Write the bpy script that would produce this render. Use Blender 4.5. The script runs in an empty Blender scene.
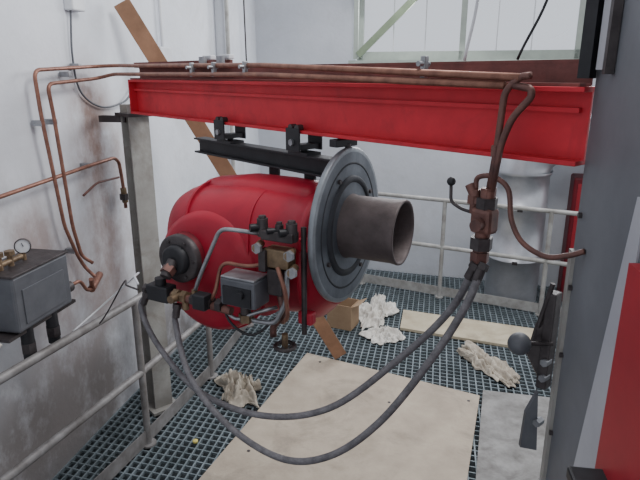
import bpy, bmesh, math, random
from mathutils import Vector as V, noise, Matrix
random.seed(7)
def lin(c):
    c=c/255.
    return c/12.92 if c<=.04045 else ((c+.055)/1.055)**2.4
def rgb(r,g,b): return (lin(r),lin(g),lin(b),1)
def mat(name,col,rough=.6,metal=0,col2=None,scale=6,amt=.5,bump=0,bscale=None,spec=.4,coat=0,dirt=None,dscale=2,dstr=.6):
    m=bpy.data.materials.new(name); m.use_nodes=True
    nt=m.node_tree; b=nt.nodes['Principled BSDF']
    b.inputs['Roughness'].default_value=rough; b.inputs['Metallic'].default_value=metal
    b.inputs['Specular IOR Level'].default_value=spec
    b.inputs['Coat Weight'].default_value=coat
    tc=nt.nodes.new('ShaderNodeTexCoord')
    nz=nt.nodes.new('ShaderNodeTexNoise'); nz.inputs['Scale'].default_value=scale
    nz.inputs['Detail'].default_value=6; nz.inputs['Roughness'].default_value=.65
    nt.links.new(tc.outputs['Object'],nz.inputs['Vector'])
    rp=nt.nodes.new('ShaderNodeValToRGB')
    rp.color_ramp.elements[0].position=.5-.25*(1-amt)-.05; rp.color_ramp.elements[1].position=.62+.1*(1-amt)
    if col2 is None: col2=tuple([x*.75 for x in col[:3]])+(1,)
    rp.color_ramp.elements[0].color=col2; rp.color_ramp.elements[1].color=col
    nt.links.new(nz.outputs['Fac'],rp.inputs['Fac'])
    res=rp.outputs['Color']
    if dirt:
        n3=nt.nodes.new('ShaderNodeTexNoise'); n3.inputs['Scale'].default_value=dscale; n3.inputs['Detail'].default_value=9; n3.inputs['Roughness'].default_value=.7; n3.inputs['Distortion'].default_value=.6
        nt.links.new(tc.outputs['Object'],n3.inputs['Vector'])
        mr=nt.nodes.new('ShaderNodeMapRange'); mr.inputs['From Min'].default_value=.52; mr.inputs['From Max'].default_value=.72; mr.inputs['To Max'].default_value=dstr
        nt.links.new(n3.outputs['Fac'],mr.inputs['Value'])
        mx=nt.nodes.new('ShaderNodeMix'); mx.data_type='RGBA'; mx.inputs[7].default_value=dirt
        nt.links.new(mr.outputs[0],mx.inputs[0]); nt.links.new(res,mx.inputs[6]); res=mx.outputs[2]
    nt.links.new(res,b.inputs['Base Color'])
    if bump:
        n2=nt.nodes.new('ShaderNodeTexNoise'); n2.inputs['Scale'].default_value=bscale or scale*5
        n2.inputs['Detail'].default_value=4
        nt.links.new(tc.outputs['Object'],n2.inputs['Vector'])
        bp=nt.nodes.new('ShaderNodeBump'); bp.inputs['Strength'].default_value=bump; bp.inputs['Distance'].default_value=.01
        nt.links.new(n2.outputs['Fac'],bp.inputs['Height']); nt.links.new(bp.outputs['Normal'],b.inputs['Normal'])
    return m
RED=mat('red_paint',rgb(166,26,48),.42,0,rgb(142,20,42),5,.3,.04,spec=.35,dirt=rgb(104,20,36),dscale=4,dstr=.6)
REDD=mat('dark_red_paint',rgb(116,24,36),.5,0,rgb(84,20,30),8,.4,.1,spec=.3)
BEAMRED=mat('beam_red_paint',rgb(198,44,56),.5,0,rgb(170,34,46),7,.3,spec=.3,dirt=rgb(124,34,42),dscale=5,dstr=.55)
BRICK=mat('rusty_primer',rgb(126,76,72),.8,0,rgb(92,58,56),9,.5,.2)
BLACK=mat('black_steel',rgb(44,44,48),.5,.2,rgb(28,28,32),10)
IRON=mat('dark_iron',rgb(78,73,74),.5,.4,rgb(50,45,47),12,.5,.2)
GREYB=mat('grey_enamel',rgb(92,94,100),.5,.1,rgb(76,78,84),8)
STEEL=mat('steel',rgb(164,166,170),.4,.7,rgb(120,120,124),14)
DISC=mat('flange_steel',rgb(104,110,118),.5,.45,rgb(78,83,90),9,.5,.1)
RIM=mat('flange_rim_steel',rgb(136,142,148),.45,.5,rgb(110,114,120),9,.5,.1)
GASK=mat('gasket',rgb(52,54,60),.8,0,rgb(42,44,48),12)
TUBE=mat('scorched_tube',rgb(98,88,88),.6,.35,rgb(70,62,62),7,.5,.2)
COPPER=mat('copper',rgb(150,108,92),.45,.45,rgb(112,76,66),18,.5)
BRASS=mat('brass',rgb(138,118,94),.5,.5,rgb(92,76,60),20,.5)
DCOP=mat('dark_copper',rgb(118,82,74),.5,.35,rgb(80,58,56),16)
HOSE=mat('hose_rubber',rgb(116,114,118),.6,.15,rgb(86,84,88),30,.5,.4,120)
RAIL=mat('rail_paint',rgb(170,170,168),.5,.1,rgb(134,132,128),9)
RAILD=mat('rail_galvanised',rgb(142,140,140),.5,.2,rgb(104,100,98),9)
COL=mat('column_paint',rgb(156,156,152),.6,0,rgb(128,124,120),4,dirt=rgb(106,94,86),dscale=3,dstr=.7)
GRATE=mat('grating_steel',rgb(128,138,144),.5,.2,rgb(94,104,108),6)
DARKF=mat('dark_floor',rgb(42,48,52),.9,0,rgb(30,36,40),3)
OSB=mat('chipboard',rgb(176,164,148),.8,0,rgb(150,138,124),4,.3,.2,60,dirt=rgb(114,105,95),dscale=2.2,dstr=.75)
WOOD=mat('wood',rgb(144,108,84),.7,0,rgb(114,84,64),5)
WOODL=mat('pale_wood',rgb(188,178,156),.8,0,rgb(160,148,126),5,dirt=rgb(128,118,102),dscale=4)
CONC=mat('concrete',rgb(146,145,144),.9,0,rgb(110,108,106),7,.5,.3,dirt=rgb(88,84,82),dscale=5,dstr=.8)
CARD=mat('cardboard',rgb(160,136,110),.85,0,rgb(140,116,92),4)
RAG=mat('rag_cloth',rgb(214,212,206),.95,0,rgb(182,176,168),9,.5,.3)
RAG2=mat('dirty_rag_cloth',rgb(190,182,168),.95,0,rgb(138,128,116),9,.5,.3)
DUCT=mat('duct_metal',rgb(196,198,204),.38,.6,rgb(164,166,172),3,.4,.08,12)
GREENF=mat('window_frame_paint',rgb(164,172,164),.6,0,rgb(146,154,148),5)
SLAB=mat('boiler_grey',rgb(112,114,120),.6,.05,rgb(96,98,104),3,.4)
PALE=mat('pale_enamel',rgb(176,178,184),.5,0,rgb(160,160,168),3)
REDP=mat('boiler_red',rgb(160,36,48),.5,0,rgb(138,28,40),4)
WHITE=mat('white_plastic',rgb(206,208,212),.5,0,rgb(190,192,198),5)
YEL=mat('yellow_plastic',rgb(210,196,110),.6)

class Bd:
    def __init__(s): s.v=[];s.f=[];s.m=[];s.sm=[];s.mats=[]
    def mi(s,m):
        if m not in s.mats: s.mats.append(m)
        return s.mats.index(m)
    def add(s,vs,fs,m,smooth=False):
        o=len(s.v); s.v+= [tuple(x) for x in vs]; k=s.mi(m)
        for f in fs: s.f.append([i+o for i in f]); s.m.append(k); s.sm.append(smooth)
    def box(s,c,size,m,ux=(1,0,0),uz=(0,0,1),bev=0):
        ux=V(ux).normalized(); uz=V(uz).normalized(); uy=uz.cross(ux).normalized(); uz=ux.cross(uy)
        bm=bmesh.new(); bmesh.ops.create_cube(bm,size=1)
        for v in bm.verts: v.co=V((v.co.x*size[0],v.co.y*size[1],v.co.z*size[2]))
        if bev: bmesh.ops.bevel(bm,geom=bm.edges[:],offset=bev,segments=2,affect='EDGES',profile=.5)
        bm.verts.ensure_lookup_table()
        c=V(c); vs=[c+ux*v.co.x+uy*v.co.y+uz*v.co.z for v in bm.verts]
        s.add(vs,[[v.index for v in f.verts] for f in bm.faces],m); bm.free()
    def lathe(s,o,ax,prof,m,seg=32,smooth=True,up=(0,0,1)):
        o=V(o);ax=V(ax).normalized();u=V(up)
        if abs(ax.dot(u))>.95:u=V((1,0,0))
        e1=(u-ax*u.dot(ax)).normalized(); e2=ax.cross(e1)
        vs=[];fs=[]
        for t,r in prof:
            for i in range(seg):
                a=2*math.pi*i/seg; vs.append(o+ax*t+(e1*math.cos(a)+e2*math.sin(a))*max(r,1e-4))
        for j in range(len(prof)-1):
            for i in range(seg):
                i2=(i+1)%seg; fs.append([j*seg+i,j*seg+i2,(j+1)*seg+i2,(j+1)*seg+i])
        s.add(vs,fs,m,smooth)
    def cyl(s,p0,p1,r,m,r1=None,seg=20,caps=True):
        p0=V(p0);p1=V(p1);r1=r if r1 is None else r1;L=(p1-p0).length
        s.lathe(p0,p1-p0,[(0,r),(L,r1)],m,seg,True)
        if caps:
            s.lathe(p0,p1-p0,[(0,0),(0,r)],m,seg,False); s.lathe(p1,p1-p0,[(0,r1),(0,0)],m,seg,False)
    def sph(s,c,r,m,seg=20):
        s.lathe(c,(0,0,1),[(-r*math.cos(math.pi*i/12),r*math.sin(math.pi*i/12)) for i in range(13)],m,seg)
    def tor(s,c,ax,R,r,m,seg=32):
        s.lathe(c,ax,[(r*math.sin(2*math.pi*i/10),R+r*math.cos(2*math.pi*i/10)) for i in range(11)],m,seg)
    def prism(s,poly,d,m):
        d=V(d);n=len(poly);a=[V(p) for p in poly];vs=a+[p+d for p in a]
        fs=[list(range(n))[::-1],list(range(n,2*n))]+[[i,(i+1)%n,n+(i+1)%n,n+i] for i in range(n)]
        s.add(vs,fs,m)
    def tube(s,pts,r,m,mode='round',br=.04,seg=12):
        P=[V(p) for p in pts]; out=[]
        if mode=='round':
            out=[P[0]]
            for i in range(1,len(P)-1):
                a,b,c=P[i-1],P[i],P[i+1]; d1=(a-b);d2=(c-b)
                k=min(br,d1.length*.45,d2.length*.45); A=b+d1.normalized()*k;C=b+d2.normalized()*k
                for j in range(7):
                    t=j/6; out.append(A*(1-t)**2+b*2*t*(1-t)+C*t*t)
            out.append(P[-1])
        else:
            Q=[P[0]*2-P[1]]+P+[P[-1]*2-P[-2]]
            for i in range(1,len(Q)-2):
                for j in range(10):
                    t=j/10;a,b,c,d=Q[i-1:i+3]
                    out.append(.5*((2*b)+(c-a)*t+(2*a-5*b+4*c-d)*t*t+(3*b-a-3*c+d)*t**3))
            out.append(P[-1])
        vs=[];fs=[];n=None
        for i,p in enumerate(out):
            t=(out[min(i+1,len(out)-1)]-out[max(i-1,0)]).normalized()
            if n is None:
                n=V((0,0,1)) if abs(t.z)<.9 else V((1,0,0))
            n=(n-t*n.dot(t)).normalized(); b=t.cross(n)
            for k in range(seg):
                a=2*math.pi*k/seg; vs.append(p+(n*math.cos(a)+b*math.sin(a))*r)
        for i in range(len(out)-1):
            for k in range(seg):
                k2=(k+1)%seg; fs.append([i*seg+k,i*seg+k2,(i+1)*seg+k2,(i+1)*seg+k])
        fs.append(list(range(seg))[::-1]); fs.append([(len(out)-1)*seg+k for k in range(seg)])
        s.add(vs,fs,m,True)
    def nut(s,c,ax,r,l,m):
        ax=V(ax).normalized();c=V(c)
        s.lathe(c-ax*l/2,ax,[(0,0),(0,r),(l,r),(l,0)],m,6,False)
    def obj(s,name):
        me=bpy.data.meshes.new(name); me.from_pydata(s.v,[],s.f)
        for m in s.mats: me.materials.append(m)
        for i,p in enumerate(me.polygons): p.material_index=s.m[i]; p.use_smooth=s.sm[i]
        bm=bmesh.new(); bm.from_mesh(me); bmesh.ops.recalc_face_normals(bm,faces=bm.faces[:]); bm.to_mesh(me); bm.free()
        o=bpy.data.objects.new(name,me); bpy.context.scene.collection.objects.link(o)
        return o

Z=V((0,0,1))
# ---------------- frames of reference (world layout) -------------
WN=V((.98,-.196,0)); WD=V((.2,.98,0))          # left wall normal / direction
def LW(y,z,off=0): return V((-2.15+.2*y,y,z))+WN*off
BD=V((.66,-.752,0)); BN=V((-.752,-.66,0))      # beam direction / side
def BM(s,off,z): return V((-1.12,3.51,z))+BD*s+BN*off
BWD=V((.958,-.286,0)); BWN=V((-.286,-.958,0))  # back wall
COR=V((-.75,7.0,0))

# ---------------- walls ----------------
def wallmat():
    m=mat('wall_plaster',rgb(212,215,222),.9,0,rgb(194,198,205),1.6,.3,.25,30,dirt=rgb(168,166,166),dscale=1.5,dstr=.45)
    nt=m.node_tree;b=nt.nodes['Principled BSDF']
    prev=b.inputs['Base Color'].links[0].from_socket
    geo=nt.nodes.new('ShaderNodeNewGeometry')
    nz=nt.nodes.new('ShaderNodeTexNoise');nz.inputs['Scale'].default_value=3.4;nz.inputs['Detail'].default_value=9;nz.inputs['Roughness'].default_value=.68
    mpp=nt.nodes.new('ShaderNodeMapping');mpp.inputs['Scale'].default_value=(1,1,.7)
    nt.links.new(geo.outputs['Position'],mpp.inputs['Vector'])
    nt.links.new(mpp.outputs[0],nz.inputs['Vector'])
    def stain(cx,cy,cz,sx,sz,col,st,lo=.35,hi=.6):
        nonlocal prev
        mp=nt.nodes.new('ShaderNodeVectorMath');mp.operation='SUBTRACT';mp.inputs[1].default_value=(cx,cy,cz)
        nt.links.new(geo.outputs['Position'],mp.inputs[0])
        ml=nt.nodes.new('ShaderNodeVectorMath');ml.operation='MULTIPLY';ml.inputs[1].default_value=(1/sx,1/sx,1/sz)
        nt.links.new(mp.outputs[0],ml.inputs[0])
        ln=nt.nodes.new('ShaderNodeVectorMath');ln.operation='LENGTH';nt.links.new(ml.outputs[0],ln.inputs[0])
        mr=nt.nodes.new('ShaderNodeMapRange');mr.interpolation_type='SMOOTHSTEP'
        mr.inputs['From Min'].default_value=1;mr.inputs['From Max'].default_value=.1;mr.inputs['To Max'].default_value=st
        nt.links.new(ln.outputs['Value'],mr.inputs['Value'])
        rr=nt.nodes.new('ShaderNodeMapRange');rr.inputs['From Min'].default_value=lo;rr.inputs['From Max'].default_value=hi
        nt.links.new(nz.outputs['Fac'],rr.inputs['Value'])
        mu=nt.nodes.new('ShaderNodeMath');mu.operation='MULTIPLY'
        nt.links.new(mr.outputs[0],mu.inputs[0]);nt.links.new(rr.outputs[0],mu.inputs[1])
        mx=nt.nodes.new('ShaderNodeMix');mx.data_type='RGBA';mx.inputs[7].default_value=col
        nt.links.new(mu.outputs[0],mx.inputs[0]);nt.links.new(prev,mx.inputs[6]);prev=mx.outputs[2]
    br=rgb(128,100,88); gy=rgb(110,104,102)
    stain(-1.40,3.66,1.72,.5,.62,br,.95,.3,.6); stain(-1.41,3.60,2.1,.32,.42,br,.8,.3,.6); stain(-1.43,3.6,1.2,.4,.75,br,.7,.3,.62)
    stain(-1.56,2.95,1.45,.5,.34,br,.65,.3,.62); stain(-1.36,3.95,1.0,.6,.6,br,.5,.3,.62)
    stain(-1.47,3.38,.2,1.1,.9,gy,.95,.2,.55); stain(-1.56,2.7,.3,1.1,1.0,gy,.95,.2,.55)
    stain(-1.2,4.6,.2,1.2,.8,gy,.9,.2,.55); stain(-1.49,3.29,.9,.7,.55,br,.5,.3,.62)
    stain(-1.0,5.8,.3,1.3,.8,gy,.8,.25,.55); stain(-1.52,3.1,1.15,.4,.35,br,.7,.3,.6)
    nt.links.new(prev,b.inputs['Base Color'])
    return m
WALL=wallmat()
WALLB=mat('back_wall_plaster',rgb(202,205,212),.9,0,rgb(184,188,195),1.6,.3,.2,30,dirt=rgb(164,162,162),dscale=1.4,dstr=.45)
H=3.7
b=Bd(); b.prism([LW(-.3,-.03),LW(7.0,-.03),LW(7.0,-.03)-WN*.2,LW(-.3,-.03)-WN*.2],(0,0,H+.03),WALL); b.obj('wall_left')
def BW(k,z,off=0): return COR+BWD*k+BWN*off+Z*z
b=Bd()
WK0,WK1,WZ0,WZ1=1.2,4.6,2.44,3.5
def wp(k0,k1,z0,z1): b.prism([BW(k0,z0),BW(k1,z0),BW(k1,z0,-.25),BW(k0,z0,-.25)],(0,0,z1-z0),WALLB)
wp(0,WK0,-.03,H);wp(WK1,5.2,-.03,H);wp(WK0,WK1,-.03,WZ0);wp(WK0,WK1,WZ1,H)
b.obj('wall_back')
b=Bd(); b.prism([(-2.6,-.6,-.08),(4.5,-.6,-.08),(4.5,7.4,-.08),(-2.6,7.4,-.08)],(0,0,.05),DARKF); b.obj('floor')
b=Bd(); b.box(LW(5.95,H/2,.05)+Z*-.015,(.1,.42,H+.0),WALLB,ux=WN,bev=.01)
b.cyl(LW(5.7,.0,.14),LW(5.7,H,.14),.02,RAIL); b.obj('trim_pilaster')
# window
GL=bpy.data.materials.new('frosted_glass');GL.use_nodes=True
nt=GL.node_tree;nt.nodes.clear();o=nt.nodes.new('ShaderNodeOutputMaterial');tr=nt.nodes.new('ShaderNodeBsdfTranslucent');tr.inputs[0].default_value=(.95,.97,1,1)
tp=nt.nodes.new('ShaderNodeBsdfTransparent');tp.inputs[0].default_value=(.97,.98,1,1);mx=nt.nodes.new('ShaderNodeMixShader')
wv=nt.nodes.new('ShaderNodeTexNoise');wv.inputs['Scale'].default_value=2.5
mr=nt.nodes.new('ShaderNodeMapRange');mr.inputs['To Min'].default_value=.6;mr.inputs['To Max'].default_value=1
nt.links.new(wv.outputs['Fac'],mr.inputs['Value']);nt.links.new(mr.outputs[0],mx.inputs[0])
nt.links.new(tr.outputs[0],mx.inputs[1]);nt.links.new(tp.outputs[0],mx.inputs[2]);nt.links.new(mx.outputs[0],o.inputs[0])
b=Bd()
def bar(k0,z0,k1,z1,w,off,t=.05,m=GREENF):
    p0=BW(k0,z0,off);p1=BW(k1,z1,off); d=p1-p0
    b.box((p0+p1)/2,(d.length,t,w),m,ux=d,uz=BWN.cross(d))
for z in (WZ0+.05,WZ1-.04): bar(WK0,z,WK1,z,.1,-.08)
for k in (WK0+.04,2.35,3.5,WK1-.04): bar(k,WZ0,k,WZ1,.06,-.08)
bar(WK0-.05,WZ0-.03,WK1,WZ0-.03,.07,.04,.2)
for k in (1.6,1.95,2.7,3.05,3.85,4.2): bar(k,WZ0+.08,k,WZ1-.08,.012,-.11,.01,WHITE)
b.prism([BW(WK0,WZ0,-.12),BW(WK1,WZ0,-.12),BW(WK1,WZ1,-.12),BW(WK0,WZ1,-.12)],-BWN*.008,GL)
b.obj('window_1')
b=Bd(); bar(1.25,2.5,2.15,3.35,.07,.1,.03,mat('green_steel',rgb(128,142,118),.6)); bar(1.22,2.46,1.22,3.4,.05,.08,.03,GREENF); b.obj('window_opener_rod')

# ---------------- grating ----------------
b=Bd()
G0=COR
for i in range(84):
    k=i*.055+.02; c=G0+BWD*k-WD*2.9
    b.box(c+Z*-.013,(5.8,.010,.026),GRATE,ux=WD)
for i in range(104):
    k=i*.055+.02; c=G0-WD*k+BWD*2.3
    b.box(c+Z*-.010,(4.6,.008,.014),GRATE,ux=BWD)
b.obj('floor_grating')
def slabpoly(name,pts,z,t,m,extra=None):
    b=Bd(); b.prism([(x,y,z) for x,y in pts],(0,0,t),m)
    if extra: extra(b)
    return b.obj(name)
def holes(b):
    for x,y in ((.0,4.2),(1.08,3.62),(.5,3.6),(-.45,3.05)): b.cyl((x,y,.0205),(x,y,.0225),.011,IRON)
slabpoly('chipboard_sheet',[(-.11,4.36),(1.18,3.69),(.76,2.5),(-.82,2.5)],.001,.02,OSB,holes)
slabpoly('wooden_board',[(.84,5.27),(2.04,4.81),(1.85,4.41),(.75,4.85)],.001,.025,WOODL)
slabpoly('concrete_slab',[(1.22,3.75),(1.68,3.65),(1.5,2.5),(.82,2.5)],.001,.03,CONC)

# ---------------- railings ----------------
b=Bd()
h0=V((-1.82,1.07,0));h1=V((-1.11,3.15,0));h2=V((-.86,4.0,0));h3=V((-.5,5.9,0))
for z in (1.0,.52): b.tube([h0+Z*z,h1+Z*z,h2+Z*z,h3+Z*z],.023,RAILD,br=.1)
for p in (h0,h1,h2,V((-.68,4.95,0)),h3): b.cyl(p+Z*.0,p+Z*1.0,.022,RAILD); b.cyl(p,p+Z*.012,.05,RAILD)
for a,c in ((h0,h1),(h1,h2),(h2,h3)):
    b.box((a+c)/2+Z*.06,((c-a).length,.006,.1),RAILD,ux=c-a)
b.obj('handrail')
b=Bd()
r0=V((-.35,6.52,0));r1=V((2.6,4.98,0));rd=(r1-r0)
for z in (1.06,.56): b.cyl(r0+Z*z,r1+Z*z,.022,RAIL)
for t in (0,.28,.5525,.86,1): b.cyl(r0+rd*t,r0+rd*t+Z*1.06,.022,RAIL); b.cyl(r0+rd*t,r0+rd*t+Z*.012,.045,RAIL)
b.box((r0+r1)/2+Z*.07,(rd.length,.006,.1),RAIL,ux=rd)
b.obj('guard_railing')

# ---------------- column ----------------
b=Bd(); cc=V((-1.155,3.60,0))
for s_ in (-1,1): b.box(cc+BD*s_*.055+Z*1.06,(.012,.13,2.12),COL,ux=BD)
b.box(cc+Z*1.06,(.11,.009,2.12),BRICK,ux=BD)
b.box(cc+Z*2.06,(.2,.17,.02),IRON,ux=BD); b.box(cc+Z*.01,(.22,.2,.02),COL,ux=BD)
b.box(V((-1.30,3.64,2.03)),(.18,.05,.04),IRON,ux=WN)
b.obj('steel_column')

# ---------------- beam ----------------
b=Bd(); L=2.73
def ibeam(b,s0,s1,z0,z1,hw,tf,tw,m):
    c=(s0+s1)/2;l=s1-s0
    b.box(BM(c,0,z1-tf/2),(l,hw*2,tf),m,ux=BD,bev=.002)
    b.box(BM(c,0,z0+tf/2),(l,hw*2,tf),m,ux=BD,bev=.002)
    b.box(BM(c,0,(z0+z1)/2),(l,tw,z1-z0-tf),m,ux=BD)
ibeam(b,.05,L,2.075,2.270,.05,.013,.009,BEAMRED)
b.box(BM(.055,0,2.173),(.01,.1,.19),BEAMRED,ux=BD)
b.box(BM(1.38,.012,2.212),(2.66,.02,.012),BEAMRED,ux=BD)
b.obj('hoist_beam')
b=Bd()
b.box(BM(1.38,-.03,2.303),(2.66,.008,.056),BRICK,ux=BD); b.box(BM(1.38,.0,2.2745),(2.66,.07,.008),BRICK,ux=BD)
b.box(BM(1.38,-.05,2.333),(2.66,.05,.008),BRICK,ux=BD)
b.box(BM(.54,-.02,2.35),(.98,.05,.03),BRICK,ux=BD)
b.obj('pipe_support_angle')
b=Bd(); ibeam(b,.76,1.8,1.915,1.99,.035,.009,.007,BLACK); b.obj('trolley_bar')
b=Bd()
for s_ in (1.05,1.6):
    for o_ in (-1,1):
        b.box(BM(s_,o_*.058,2.05),(.085,.008,.09),BLACK,ux=BD,bev=.002)
        b.cyl(BM(s_-.02,o_*.03,2.096),BM(s_-.02,o_*.056,2.096),.014,IRON)
        b.cyl(BM(s_+.02,o_*.03,2.096),BM(s_+.02,o_*.056,2.096),.014,IRON)
        b.nut(BM(s_,o_*.066,2.04),BN,.014,.012,STEEL)
    b.box(BM(s_,0,2.02),(.06,.11,.02),BLACK,ux=BD); b.cyl(BM(s_,0,2.02),BM(s_,0,1.985),.014,BLACK)
    b.box(BM(s_,0,1.994),(.12,.075,.012),BLACK,ux=BD)
b.box(BM(1.83,.0,2.055),(.04,.11,.028),BLACK,ux=BD,bev=.003)
b.obj('beam_trolley')

# ---------------- burner ----------------
AX=V((.887,-.462,0)).normalized(); SY=V((.462,.887,0)).normalized(); G=V((.105,2.13,1.735))
def Lc(a,bb,c): return G+AX*a+SY*bb+Z*c
b=Bd()
b.lathe(Lc(0,0,0),AX,[(-.012,.12),(-.012,.298),(-.006,.302),(.008,.302),(.012,.298),(.012,.284)],RIM,64)
b.lathe(Lc(0,0,0),AX,[(.012,.285),(.0125,.27),(.0125,.246)],DISC,64)
b.lathe(Lc(0,0,0),AX,[(.0125,.247),(.014,.246),(.014,.240),(.0125,.239)],GASK,64)
b.lathe(Lc(0,0,0),AX,[(.0125,.240),(.0125,.23),(.0125,.2),(.012,.196)],DISC,64)
b.lathe(Lc(0,0,0),AX,[(.012,.197),(.020,.194),(.023,.188),(.023,.174),(.016,.170)],GASK,64)
b.lathe(Lc(0,0,0),AX,[(.016,.172),(.016,.160),(.016,.13),(.016,.115)],DISC,64)
for i in range(4):
    a=i*math.pi/2+.5
    b.nut(Lc(.016,.215*math.cos(a),.215*math.sin(a)),AX,.009,.012,IRON)
b.nut(Lc(.0,0,.302),Z,.012,.03,IRON)
b.lathe(Lc(0,0,0),AX,[(.01,.128),(.03,.121),(.2,.120),(.226,.124),(.232,.122),(.232,.115),(.223,.111),(.02,.108)],TUBE,48)
b.lathe(Lc(0,0,0),AX,[(.02,.108),(.02,.0)],BLACK,48)
b.lathe(Lc(0,0,0),AX,[(.11,.108),(.09,.07),(.09,.05)],IRON,32)
b.cyl(Lc(.02,0,0),Lc(.13,0,0),.018,BRASS)
def loft(secs,n=64,m=RED,cap=True):
    vs=[];fs=[]
    for a,cb,c0,rb,ru,rd_,e in secs:
        for i in range(n):
            q=2*math.pi*i/n; cq,sq=math.cos(q),math.sin(q)
            x=math.copysign(abs(cq)**(2/e),cq)*rb; y=math.copysign(abs(sq)**(2/e),sq)*(ru if sq>0 else rd_)
            vs.append(Lc(a,cb+x,c0+y))
    for j in range(len(secs)-1):
        for i in range(n): fs.append([j*n+i,j*n+(i+1)%n,(j+1)*n+(i+1)%n,(j+1)*n+i])
    b.add(vs,fs,m,True)
    b.add(vs[:n],[list(range(n))],m); b.add(vs[-n:],[list(range(n))],m)
loft([(-.014,0,-.10,.20,.22,.22,2),(-.045,0,-.11,.235,.245,.235,2.2),(-.06,0,-.12,.24,.25,.24,2.4),(-.066,0,-.12,.252,.26,.252,2.5),(-.09,0,-.12,.252,.26,.252,2.5),(-.096,0,-.12,.24,.25,.24,2.5),
 (-.2,0,-.12,.24,.255,.245,2.9),(-.35,0,-.12,.245,.262,.262,3.1),(-.45,0,-.13,.25,.268,.28,3.2),(-.58,.0,-.14,.25,.268,.285,3.2),(-.68,.0,-.15,.24,.255,.27,3.0),(-.72,.0,-.15,.225,.235,.25,2.8),(-.75,.0,-.16,.19,.2,.215,2.6),(-.76,0,-.17,.12,.12,.14,2.4)])
for a_ in (-.30,-.60):
    loft([(a_+.005,0,-.13,.252,.269,.272 if a_>-.5 else .289,3.1),(a_-.005,0,-.13,.252,.269,.272 if a_>-.5 else .289,3.1)])
lo=Lc(-.50,0,-.20)
b.lathe(lo,-SY,[(-.2,.258),(.10,.26),(.19,.258),(.235,.248),(.255,.225),(.262,.19)],RED,56)
b.lathe(lo,-SY,[(.262,.19),(.27,.15),(.275,.08),(.276,0)],RED,56)
b.tor(lo-SY*.19,-SY,.259,.006,RED,56)
loft([(-.64,.0,.0,.10,.10,.1,3),(-.62,0,.0,.12,.140,.1,3.4),(-.44,0,0,.125,.165,.1,3.6),(-.25,0,0,.125,.163,.1,3.6),(-.13,0,0,.12,.155,.1,3.4),(-.11,0,0,.10,.14,.1,3)])
mo=Lc(-.575,-.245,-.13)
b.lathe(mo,-SY,[(-.06,.115),(.0,.10),(.03,.094),(.06,.092)],REDD,36)
b.lathe(mo,-SY,[(.056,.097),(.082,.097),(.086,.090),(.086,0)],IRON,36)
b.lathe(mo,-SY,[(.08,.062),(.11,.058),(.115,.048),(.115,0)],BLACK,28)
for i in range(6): a=i*math.pi/3; b.nut(mo-SY*.088+(AX*math.cos(a)+Z*math.sin(a))*.078,SY,.007,.008,IRON)
b.cyl(mo-SY*.11,mo-SY*.16-Z*.05,.022,IRON); b.nut(mo-SY*.14-Z*.03,SY+Z*.6,.028,.03,DCOP)
for c in (-.02,-.30): b.box(Lc(-.045,-.245,c),(.06,.04,.05),RED,ux=AX,bev=.008)
b.cyl(Lc(-.045,-.265,-.36),Lc(-.045,-.265,.05),.010,IRON)
b.box(Lc(-.2,.07,.16),(.05,.012,.03),BLACK,ux=AX); b.box(Lc(-.42,.15,.13),(.05,.012,.09),BLACK,ux=AX)
b.obj('oil_burner')
# actuator box + valve train
b=Bd()
vc=Lc(-.245,-.35,-.19)
b.box(vc,(.15,.10,.105),GREYB,ux=AX,bev=.008); b.box(vc+Z*.055,(.145,.095,.008),STEEL,ux=AX,bev=.003)
b.box(vc-SY*.052+Z*-.01,(.12,.006,.07),BLACK,ux=AX); b.cyl(vc-SY*.05+AX*.02,vc-SY*.07+AX*.02,.014,BLACK)
b.box(vc+SY*.07-Z*.02,(.05,.06,.05),IRON,ux=AX)
b.cyl(vc-Z*.05,vc-Z*.12,.02,IRON); b.nut(vc-Z*.11,Z,.028,.03,BRASS)
def VV(a,bb,c): return Lc(a,bb-.015,c)
b.box(VV(-.12,-.29,-.06),(.1,.06,.07),BRASS,ux=AX,bev=.006)
b.box(VV(-.12,-.29,.02),(.13,.05,.035),IRON,ux=AX,bev=.004)
b.box(VV(-.13,-.29,-.15),(.06,.06,.10),IRON,ux=AX,bev=.006)
b.box(VV(-.17,-.31,-.07),(.03,.05,.08),IRON,ux=AX,bev=.004)
for k,(a,c,r,h) in enumerate([(-.19,.03,.02,.045),(-.12,.03,.015,.03),(-.07,.025,.02,.045)]):
    b.cyl(VV(a,-.29,c-.02),VV(a,-.29,c+h),r,IRON); b.nut(VV(a,-.29,c+h),Z,r*.7,.02,IRON); b.cyl(VV(a,-.29,c+h*.3),VV(a-.03,-.325,c+h*.3),r*.7,BLACK)
for a,c in ((-.07,-.03),(-.06,-.09),(-.2,-.02)):
    b.cyl(VV(a,-.29,c),VV(a+.02,-.35,c),.015,BRASS); b.nut(VV(a+.02,-.345,c),SY,.020,.014,STEEL)
b.tube([VV(-.12,-.3,-.18),VV(-.10,-.3,-.27),VV(-.15,-.3,-.33),VV(-.15,-.3,-.37)],.013,DCOP)
b.tube([VV(-.08,-.31,-.1),VV(-.07,-.33,-.2),VV(-.12,-.33,-.3),VV(-.2,-.33,-.31),VV(-.27,-.33,-.3)],.009,STEEL,br=.03)
b.tube([VV(-.1,-.34,-.08),VV(-.06,-.36,-.15),VV(-.06,-.34,-.26),VV(-.1,-.31,-.3)],.008,COPPER,br=.03)
hw=VV(-.1,-.3,-.40); b.tor(hw,Z,.036,.008,IRON,28); b.cyl(hw-Z*.01,hw+Z*.05,.012,BRASS)
for i in range(3): a=i*2.09; b.cyl(hw,hw+V((math.cos(a),math.sin(a),0))*.036,.005,IRON)
lc=V((-.63,2.10,1.47))
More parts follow.
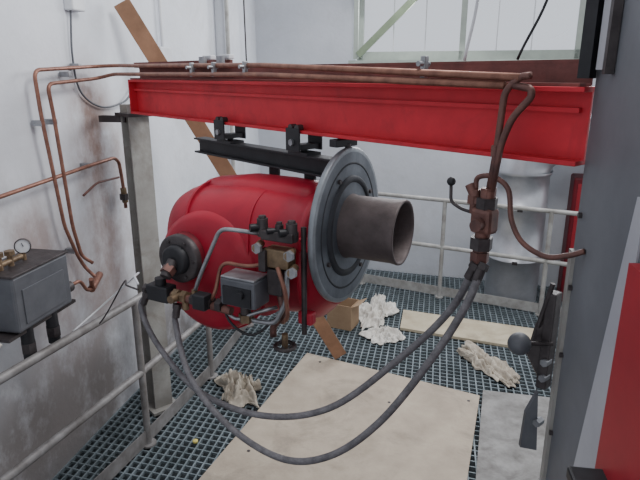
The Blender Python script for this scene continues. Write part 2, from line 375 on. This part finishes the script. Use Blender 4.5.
b.box(lc,(.11,.06,.065),BLACK,ux=AX,bev=.006); b.cyl(lc+Z*.02,lc+Z*.06,.022,BLACK)
b.cyl(lc-AX*.055,lc-AX*.09,.014,BRASS); b.nut(lc-AX*.075,AX,.022,.02,IRON)
b.cyl(lc+AX*.04,lc+AX*.34+Z*-.015,.016,DCOP)
for t in (.08,.12,.17,.24,.29): b.nut(lc+AX*t,AX,.026,.025,BRASS if t<.15 else IRON)
b.cyl(lc+AX*.12,lc+AX*.12-Z*.05,.014,BRASS); b.cyl(lc+AX*.17,lc+AX*.17+Z*.04,.012,BRASS)
b.cyl(lc+AX*.09+Z*.0,lc+AX*.09-SY*.05,.016,BRASS)
b.box(lc+AX*.22-SY*.02+Z*.01,(.06,.05,.06),BLACK,ux=AX,bev=.005)
b.tube([lc+AX*.17+Z*.03,lc+AX*.20+Z*.10,VV(-.34,-.34,.03),VV(-.27,-.33,.03),VV(-.19,-.3,.02)],.008,STEEL,br=.05)
b.tube([lc+AX*.24,lc+AX*.27+Z*.05,VV(-.35,-.33,-.1),VV(-.25,-.31,-.11),VV(-.17,-.3,-.09)],.007,COPPER,br=.04)
b.tube([lc+AX*.3-Z*.01,lc+AX*.36-Z*.05,VV(-.2,-.34,-.27),VV(-.13,-.3,-.25)],.007,STEEL,br=.04)
b.tube([VV(-.36,-.33,-.24),VV(-.3,-.36,-.32),VV(-.2,-.36,-.35),VV(-.12,-.3,-.28)],.005,BLACK,'cr')
b.obj('fuel_valve_train')
# hoses
b=Bd()
p1=[(-.69,2.11,1.46),(-.72,2.11,1.39),(-.64,2.04,1.26),(-.46,1.9,1.145),(-.21,1.75,1.14),(.03,1.67,1.22),(.25,1.62,1.43),(.39,1.57,1.62),(.445,1.53,1.78)]
p2=[(-.56,2.06,1.43),(-.57,2.05,1.36),(-.48,1.87,1.22),(-.32,1.74,1.10),(-.13,1.62,1.06),(.03,1.54,1.13),(.18,1.5,1.28),(.32,1.48,1.5),(.41,1.48,1.67),(.462,1.52,1.78)]
b.tube(p1,.0115,HOSE,'cr',seg=14);b.tube(p2,.0115,HOSE,'cr',seg=14)
for p,q in ((p1[0],p1[1]),(p1[-1],p1[-2]),(p2[0],p2[1]),(p2[-1],p2[-2])):
    p=V(p);q=V(q);d=(q-p).normalized(); b.cyl(p,p+d*.05,.014,IRON); b.nut(p+d*.005,d,.018,.02,IRON)
b.obj('flexible_fuel_hose')

# ---------------- shutoff valve at right with risers ----------------
b=Bd()
b.cyl((.455,1.54,1.78),(.468,1.545,1.99),.021,DCOP); b.nut((.456,1.54,1.80),Z,.027,.03,DCOP); b.nut((.458,1.54,1.84),Z,.032,.035,IRON)
b.box((.463,1.545,1.905),(.065,.055,.075),DCOP,ux=BD,bev=.012); b.nut((.466,1.545,1.955),Z,.030,.03,IRON)
b.nut((.468,1.545,1.985),Z,.022,.025,DCOP)
b.cyl((.463,1.545,1.90),(.425,1.50,1.90),.017,DCOP); b.cyl((.445,1.56,1.95),(.425,1.585,2.0),.014,DCOP)
b.cyl((.44,1.575,1.92),(.44,1.57,1.99),.014,DCOP); b.nut((.44,1.573,1.96),Z,.022,.025,DCOP)
b.tube([(.45,1.55,1.92),(.41,1.60,1.925),(.385,1.63,1.94),(.383,1.632,1.99)],.005,IRON,br=.015); b.sph((.383,1.632,2.0),.013,BLACK)
b.tube([(.468,1.545,1.98),(.478,1.54,2.10),(.482,1.525,2.26),(.512,1.5,2.295),(.53,1.48,2.297)],.0095,DCOP,br=.03)
b.tube([(.472,1.535,1.98),(.484,1.525,2.12),(.50,1.505,2.19),(.533,1.47,2.245),(.532,1.475,2.265),(.50,1.51,2.272)],.0095,DCOP,br=.025)
b.nut((.479,1.54,2.10),Z,.016,.03,DCOP)
b.obj('shutoff_valve')
b=Bd()
b.tube([(.44,1.575,1.99),(.443,1.57,2.022),(.475,1.54,2.03),(.51,1.51,2.0),(.52,1.49,1.92),(.545,1.46,1.865),(.59,1.41,1.842),(.63,1.375,1.855),(.662,1.35,1.875)],.0075,DCOP,'cr')
b.obj('copper_return_pipe')
# ---------------- copper pipes along beam + down the wall ----------
b=Bd()
OU=[LW(4.12,2.385,.07),LW(3.05,2.32,.07),LW(3.06,2.09,.07),LW(3.13,1.47,.07),LW(3.21,1.27,.07),LW(3.27,1.17,.07),LW(3.24,1.12,.16)]
b.tube([(.51,1.5,2.292),BM(1.4,.06,2.335),BM(.2,.05,2.345),BM(-.1,.04,2.35),LW(3.6,2.345,.07)]+OU[1:],.0105,COPPER,br=.05)
b.tube([(.482,1.53,2.272),BM(1.4,.075,2.298),BM(.2,.07,2.30),BM(-.1,.07,2.30),LW(3.6,2.275,.07),LW(3.14,2.25,.07),LW(3.16,2.09,.07),LW(3.2,1.45,.07),LW(3.25,1.25,.07),LW(3.28,1.2,.12)],.0105,COPPER,br=.05)
b.tube([LW(2.0,1.70,.06),LW(2.71,1.73,.06),LW(3.43,1.765,.06),LW(3.72,1.775,.06),LW(3.77,1.74,.06),LW(3.79,1.6,.06),LW(3.8,1.42,.06)],.0115,COPPER,br=.05)
b.tube([LW(3.35,1.60,.06),LW(3.5,1.65,.06),LW(3.75,1.64,.06)],.007,DCOP)
b.cyl(LW(3.79,1.56,.06),LW(3.8,1.46,.06),.02,BRASS); b.nut(LW(3.79,1.5,.06),Z,.03,.04,IRON)
for p in (LW(3.35,2.3,.07),LW(3.45,2.345,.07),LW(3.07,2.05,.07),LW(3.17,2.05,.07),LW(3.2,1.3,.07),LW(3.45,1.765,.06)):
    b.box(p-WN*.03,(.06,.035,.03),STEEL,ux=WN,bev=.003)
for s_ in (.85,1.05,1.3,2.25): 
    b.box(BM(s_,.07,2.32),(.018,.02,.065),STEEL,ux=BD,bev=.003); b.cyl(BM(s_,.05,2.33),BM(s_,.1,2.33),.008,STEEL); b.box(BM(s_,.02,2.30),(.022,.09,.006),STEEL,ux=BD)
b.obj('copper_pipework')
b=Bd()
for s_ in (.86,1.02): b.box(BM(s_,-.02,2.377),(.08,.03,.02),WHITE,ux=BD,bev=.004); b.box(BM(s_,.015,2.36),(.05,.015,.04),STEEL,ux=BD)
b.obj('pipe_bracket')
# ---------------- plank, wires, wall boxes ----------------
b=Bd(); p0=V((.17,4.27,.04)); p1=V((-1.27,3.90,2.74)); d=(p1-p0)
b.box((p0+p1)/2,(d.length,.11,.03),WOOD,ux=d,uz=V((.2,-.97,.0)),bev=.002)
b.obj('timber_plank')
b=Bd(); b.box(LW(4.58,2.42,.03),(.06,.2,.16),WHITE,ux=WN,bev=.008); b.cyl(LW(4.58,2.5,.03),LW(4.58,3.6,.03),.012,WHITE); b.obj('junction_box')
b=Bd(); b.box(LW(3.52,2.72,.03),(.06,.12,.14),WHITE,ux=WN,bev=.008)
b.tube([LW(3.48,2.66,.03),LW(3.46,2.4,.02),LW(3.5,2.2,.02),LW(3.7,2.1,.02),LW(3.95,2.12,.03),LW(4.1,2.2,.03),LW(4.3,2.3,.03)],.006,GREYB,'cr')
b.obj('wall_socket')
b=Bd()
b.tube([BM(2.3,-.1,3.2),BM(2.31,-.1,2.6),BM(2.3,-.06,2.34)],.005,WHITE,'cr'); b.obj('hanging_cable')
b=Bd(); b.tube([BM(2.56,-.16,3.2),BM(2.53,-.14,2.6),BM(2.46,-.09,2.34)],.004,BLACK,'cr'); b.obj('hanging_cable')
b=Bd(); b.cyl(LW(6.35,2.2,.1),LW(6.3,3.7,.1),.008,IRON); b.obj('pull_rod')
# ---------------- left wall equipment ----------------
S=-.20
b=Bd()
c=LW(2.83+S,1.285,.18)
b.box(c,(.22,.40,.27),GREYB,ux=WN,bev=.012); b.box(c+Z*.14,(.23,.41,.012),IRON,ux=WN,bev=.003)
b.box(c+WN*.112+Z*-.02,(.006,.3,.17),GREYB,ux=WN,bev=.002)
for y in (2.72,2.9): b.cyl(LW(y+S,1.15,.25),LW(y+S,.98,.25),.03,BLACK); b.nut(LW(y+S,1.04,.25),Z,.036,.05,IRON)
b.box(LW(2.83+S,1.135,.15),(.24,.5,.015),IRON,ux=WN)
b.cyl(LW(2.98+S,1.2,.22),LW(3.11+S,1.2,.22),.03,IRON)
b.box(LW(2.83+S,1.3,.06),(.08,.5,.2),IRON,ux=WN)
b.obj('oil_pump_unit')
b=Bd()
b.cyl(LW(3.12,1.10,.2),LW(3.3,1.12,.14),.022,COPPER); b.cyl(LW(3.13,1.10,.2),LW(3.10,1.17,.22),.014,COPPER)
b.tube([LW(3.12,1.10,.2),LW(3.05,1.12,.22),LW(3.0,1.2,.22),LW(2.93,1.2,.22)],.010,COPPER)
b.obj('copper_elbow_fitting')
b=Bd()
g=LW(2.86+S,1.50,.18); b.lathe(g,(.35,-.93,.1),[(-.02,0),(-.02,.036),(.005,.038),(.008,.033)],IRON,28); b.lathe(g,(.35,-.93,.1),[(.004,.033),(.004,0)],WHITE,28)
b.box(g+V((.35,-.93,.1))*.006+V((0,0,.008)),(.003,.002,.02),BLACK,ux=(1,.37,.4)); b.cyl(g-Z*.03,g-Z*.07,.01,BRASS)
b.obj('pressure_gauge')
b=Bd()
for y,h in ((2.62,.06),(2.70,.05),(2.77,.04)): 
    b.cyl(LW(y+S,1.43,.18),LW(y+S,1.45+h,.18),.014,BRASS); b.nut(LW(y+S,1.455+h,.18),Z,.026,.02,BRASS)
b.cyl(LW(2.57+S,1.455,.18),LW(2.84+S,1.455,.18),.014,BRASS)
b.obj('brass_valve_manifold')
b=Bd(); b.tube([LW(2.78,1.00,.3),LW(3.0,1.05,.33),(-1.0,2.9,1.25),(-.80,2.3,1.46),(-.74,2.16,1.48)],.005,WHITE,'cr')
b.tube([LW(2.75,.98,.32),LW(2.9,1.0,.38),(-1.0,2.7,1.28),(-.82,2.25,1.44),(-.74,2.15,1.46)],.004,IRON,'cr')
b.obj('control_cable')

def rag(name,cx,cy,z,rx,ry,h,seed,m,rot=0):
    n=60;vs=[];fs=[]
    for i in range(n):
        for j in range(n):
            u=i/(n-1)*2-1;w=j/(n-1)*2-1
            x=u*math.sqrt(1-w*w/2);y=w*math.sqrt(1-u*u/2)
            a=math.atan2(y,x);rad=min(1,math.hypot(x,y))
            rr=1+.7*noise.noise(V((math.cos(a)*1.5,math.sin(a)*1.5,seed)))+.3*noise.noise(V((math.cos(a)*4,math.sin(a)*4,seed)))
            wx=noise.noise(V((x*1.8,y*1.8,seed+3)));wy=noise.noise(V((x*1.8,y*1.8,seed+8)))
            px=x*rx*rr+.45*rx*wx; py=y*ry*rr+.35*ry*wy
            f1=max(0,1-abs(noise.noise(V((x*2+wx,y*2+wy,seed+5))))*3.2)**1.3
            f2=max(0,1-abs(noise.noise(V((x*4.5+wy*2,y*4.5-wx*2,seed+15))))*3.0)
            zz=h*((1-rad**3)*(.10+.65*f1+.28*f2)+.12*f2)
            X=px*math.cos(rot)-py*math.sin(rot);Y=px*math.sin(rot)+py*math.cos(rot)
            vs.append(V((cx+X,cy+Y,z+zz+.002)))
    for i in range(n-1):
        for j in range(n-1): fs.append([i*n+j,(i+1)*n+j,(i+1)*n+j+1,i*n+j+1])
    b=Bd();b.add(vs,fs,m,True);o=b.obj(name)
    md=o.modifiers.new('s','SOLIDIFY');md.thickness=.004;md.offset=1
    return o
rag('cleaning_rag',.58,5.25,0,.16,.38,.13,2.2,RAG,-.2)
rag('cleaning_rag',.58,4.72,0,.14,.17,.09,7.2,RAG,.4)
rag('cleaning_rag',1.36,4.15,0,.15,.34,.09,4.7,RAG2,.3)
rag('cleaning_rag',-.60,3.76,0,.14,.22,.16,5.3,RAG2,.6)
rag('cleaning_rag',-1.46,2.18,1.144,.07,.09,.09,6.3,RAG,.1)
# cardboard box
b=Bd(); c=V((.22,4.97,.0)); ux=V((.9,-.43,0));uy=V((.43,.9,0))
for sx in (-1,1): b.box(c+ux*.12*sx+Z*.12,(.006,.2,.24),CARD,ux=ux); b.box(c+ux*(.12+.04)*sx+Z*.25,(.09,.2,.005),CARD,ux=ux+Z*.5*sx)
for sx in (-1,1): b.box(c+uy*.10*sx+Z*.12,(.24,.006,.24),CARD,ux=ux)
b.box(c+Z*.004,(.24,.2,.006),CARD,ux=ux)
b.obj('cardboard_box')
b=Bd(); b.lathe((-.81,3.16,.002),Z,[(0,0),(0,.016),(.016,.018),(.02,.013),(.02,0)],YEL,18); b.obj('plastic_cap')
# ---------------- duct + red cabinet at the back ----------------
b=Bd(); dc=V((2.05,5.7,0)); R=.27
b.lathe(dc,Z,[(0,R),(.45,R),(.453,R+.006),(.465,R+.006),(.468,R),(1.0,R),(1.003,R+.006),(1.015,R+.006),(1.018,R),(1.34,R),(1.345,R+.02),(1.37,R+.02)],DUCT,48)
for z in (.46,1.01): b.box(dc+BWN*(R+.01)+Z*z,(.05,.02,.03),IRON,ux=BWD)
E=V((.93,-.36,0)); vs=[];fs=[];n=32
for j in range(9):
    a=j/8*math.pi/2; c=dc+Z*1.36+E*(.36*(1-math.cos(a)))+Z*(.36*math.sin(a))
    t=(Z*math.cos(a)+E*math.sin(a)); s1=E*math.cos(a)-Z*math.sin(a); s2=t.cross(s1)
    for i in range(n): q=2*math.pi*i/n; vs.append(c+(s1*math.cos(q)+s2*math.sin(q))*R)
for i in range(n): vs.append(vs[8*n+i]+E*.9)
for j in range(9):
    for i in range(n): fs.append([j*n+i,j*n+(i+1)%n,(j+1)*n+(i+1)%n,(j+1)*n+i])
b.add(vs,fs,DUCT,True); b.obj('ventilation_duct')
b=Bd(); rc=V((2.76,5.62,0)); b.box(rc+Z*.66,(.42,.3,1.32),REDD,ux=BWD,bev=.02); b.box(rc+Z*.66+BWN*.152,(.34,.008,1.2),REDP,ux=BWD,bev=.003); b.cyl(rc+BWN*.16-BWD*.12+Z*.75,rc+BWN*.18-BWD*.12+Z*.75,.02,IRON)
b.obj('red_cabinet')
# ---------------- boiler at the right ----------------
q0=V((.68,1.45,0)); qd=V((-.15,-.99,0)).normalized(); qn=V((-.99,.15,0)).normalized()
def Q(t,z,off=0): return q0+qd*t+qn*off+Z*z
b=Bd()
b.prism([Q(0,0),Q(1.3,0),Q(1.3,0)-qn*1.2,Q(0,0)-qn*1.2],(0,0,3.2),SLAB)
b.prism([Q(.369,2.07),Q(.234,1.30),Q(.12,.6),Q(.03,.0),Q(.41,0),Q(.41,2.07)],qn*.004,PALE)
b.prism([Q(.40,0),Q(1.2,0),Q(1.2,1.95),Q(.42,1.95)],qn*.02,REDP)
b.box(Q(.52,1.49,.05),(.14,.08,.03),BLACK,ux=qd,bev=.006)
b.box(Q(-.0,2.74,.02),(.03,.05,.9),BLACK,ux=BD); b.box(Q(.12,2.75,.012),(.02,.02,.9),IRON,ux=qd); b.box(Q(.06,2.75,.008),(.05,.012,.88),PALE,ux=qd)
b.box(Q(.01,1.1,.004),(.03,.012,1.5),COL,ux=qd)
for z in (1.55,1.75,1.95,1.3): b.nut(Q(.03,z,.004),qn,.008,.01,IRON)
b.obj('boiler')
b=Bd()
b.box((.662,1.49,1.56),(.03,.04,.30),IRON,ux=BD,bev=.004)
b.prism([(.66,1.49,1.66),(.63,1.505,1.60),(.615,1.51,1.50),(.655,1.49,1.42)],(.0,.015,0),IRON)
b.prism([(.645,1.48,1.40),(.62,1.49,1.32),(.615,1.49,1.20),(.66,1.475,1.20)],(.0,.015,0),GREYB)
b.cyl((.63,1.50,1.60),(.65,1.48,1.74),.007,IRON)
b.cyl((.57,1.47,1.56),(.665,1.47,1.56),.007,IRON); b.sph((.57,1.47,1.56),.033,GREYB)
for z in (1.45,1.5,1.3): b.nut((.655,1.475,z),BN,.012,.03,STEEL)
b.obj('boiler_door_latch')

# ---------------- camera + light ----------------
cam=bpy.data.cameras.new('camera');co=bpy.data.objects.new('camera',cam);bpy.context.scene.collection.objects.link(co)
co.location=(0,0,2.3); co.rotation_euler=(math.radians(90)-math.atan(.293),0,0); cam.lens=566/640*36; cam.sensor_width=36; cam.clip_start=.02
bpy.context.scene.camera=co
w=bpy.data.worlds.new('world');bpy.context.scene.world=w;w.use_nodes=True
bg=w.node_tree.nodes['Background'];bg.inputs[0].default_value=(.92,.95,1,1);bg.inputs[1].default_value=1.0
def area(n,loc,tgt,size,power,col=(1,1,1),sy=None):
    l=bpy.data.lights.new(n,'AREA');l.energy=power;l.size=size;l.color=col
    if sy: l.shape='RECTANGLE';l.size_y=sy
    o=bpy.data.objects.new(n,l);bpy.context.scene.collection.objects.link(o);o.location=loc
    o.rotation_euler=(V(tgt)-V(loc)).to_track_quat('-Z','Y').to_euler()
area('window_daylight',(1.6,5.9,3.3),(0,2.5,1),2.6,110,(.97,.98,1),.9)
area('roof_light',(1.0,2.2,4.4),(-.6,3.2,1.4),1.2,85,(1,.99,.97))
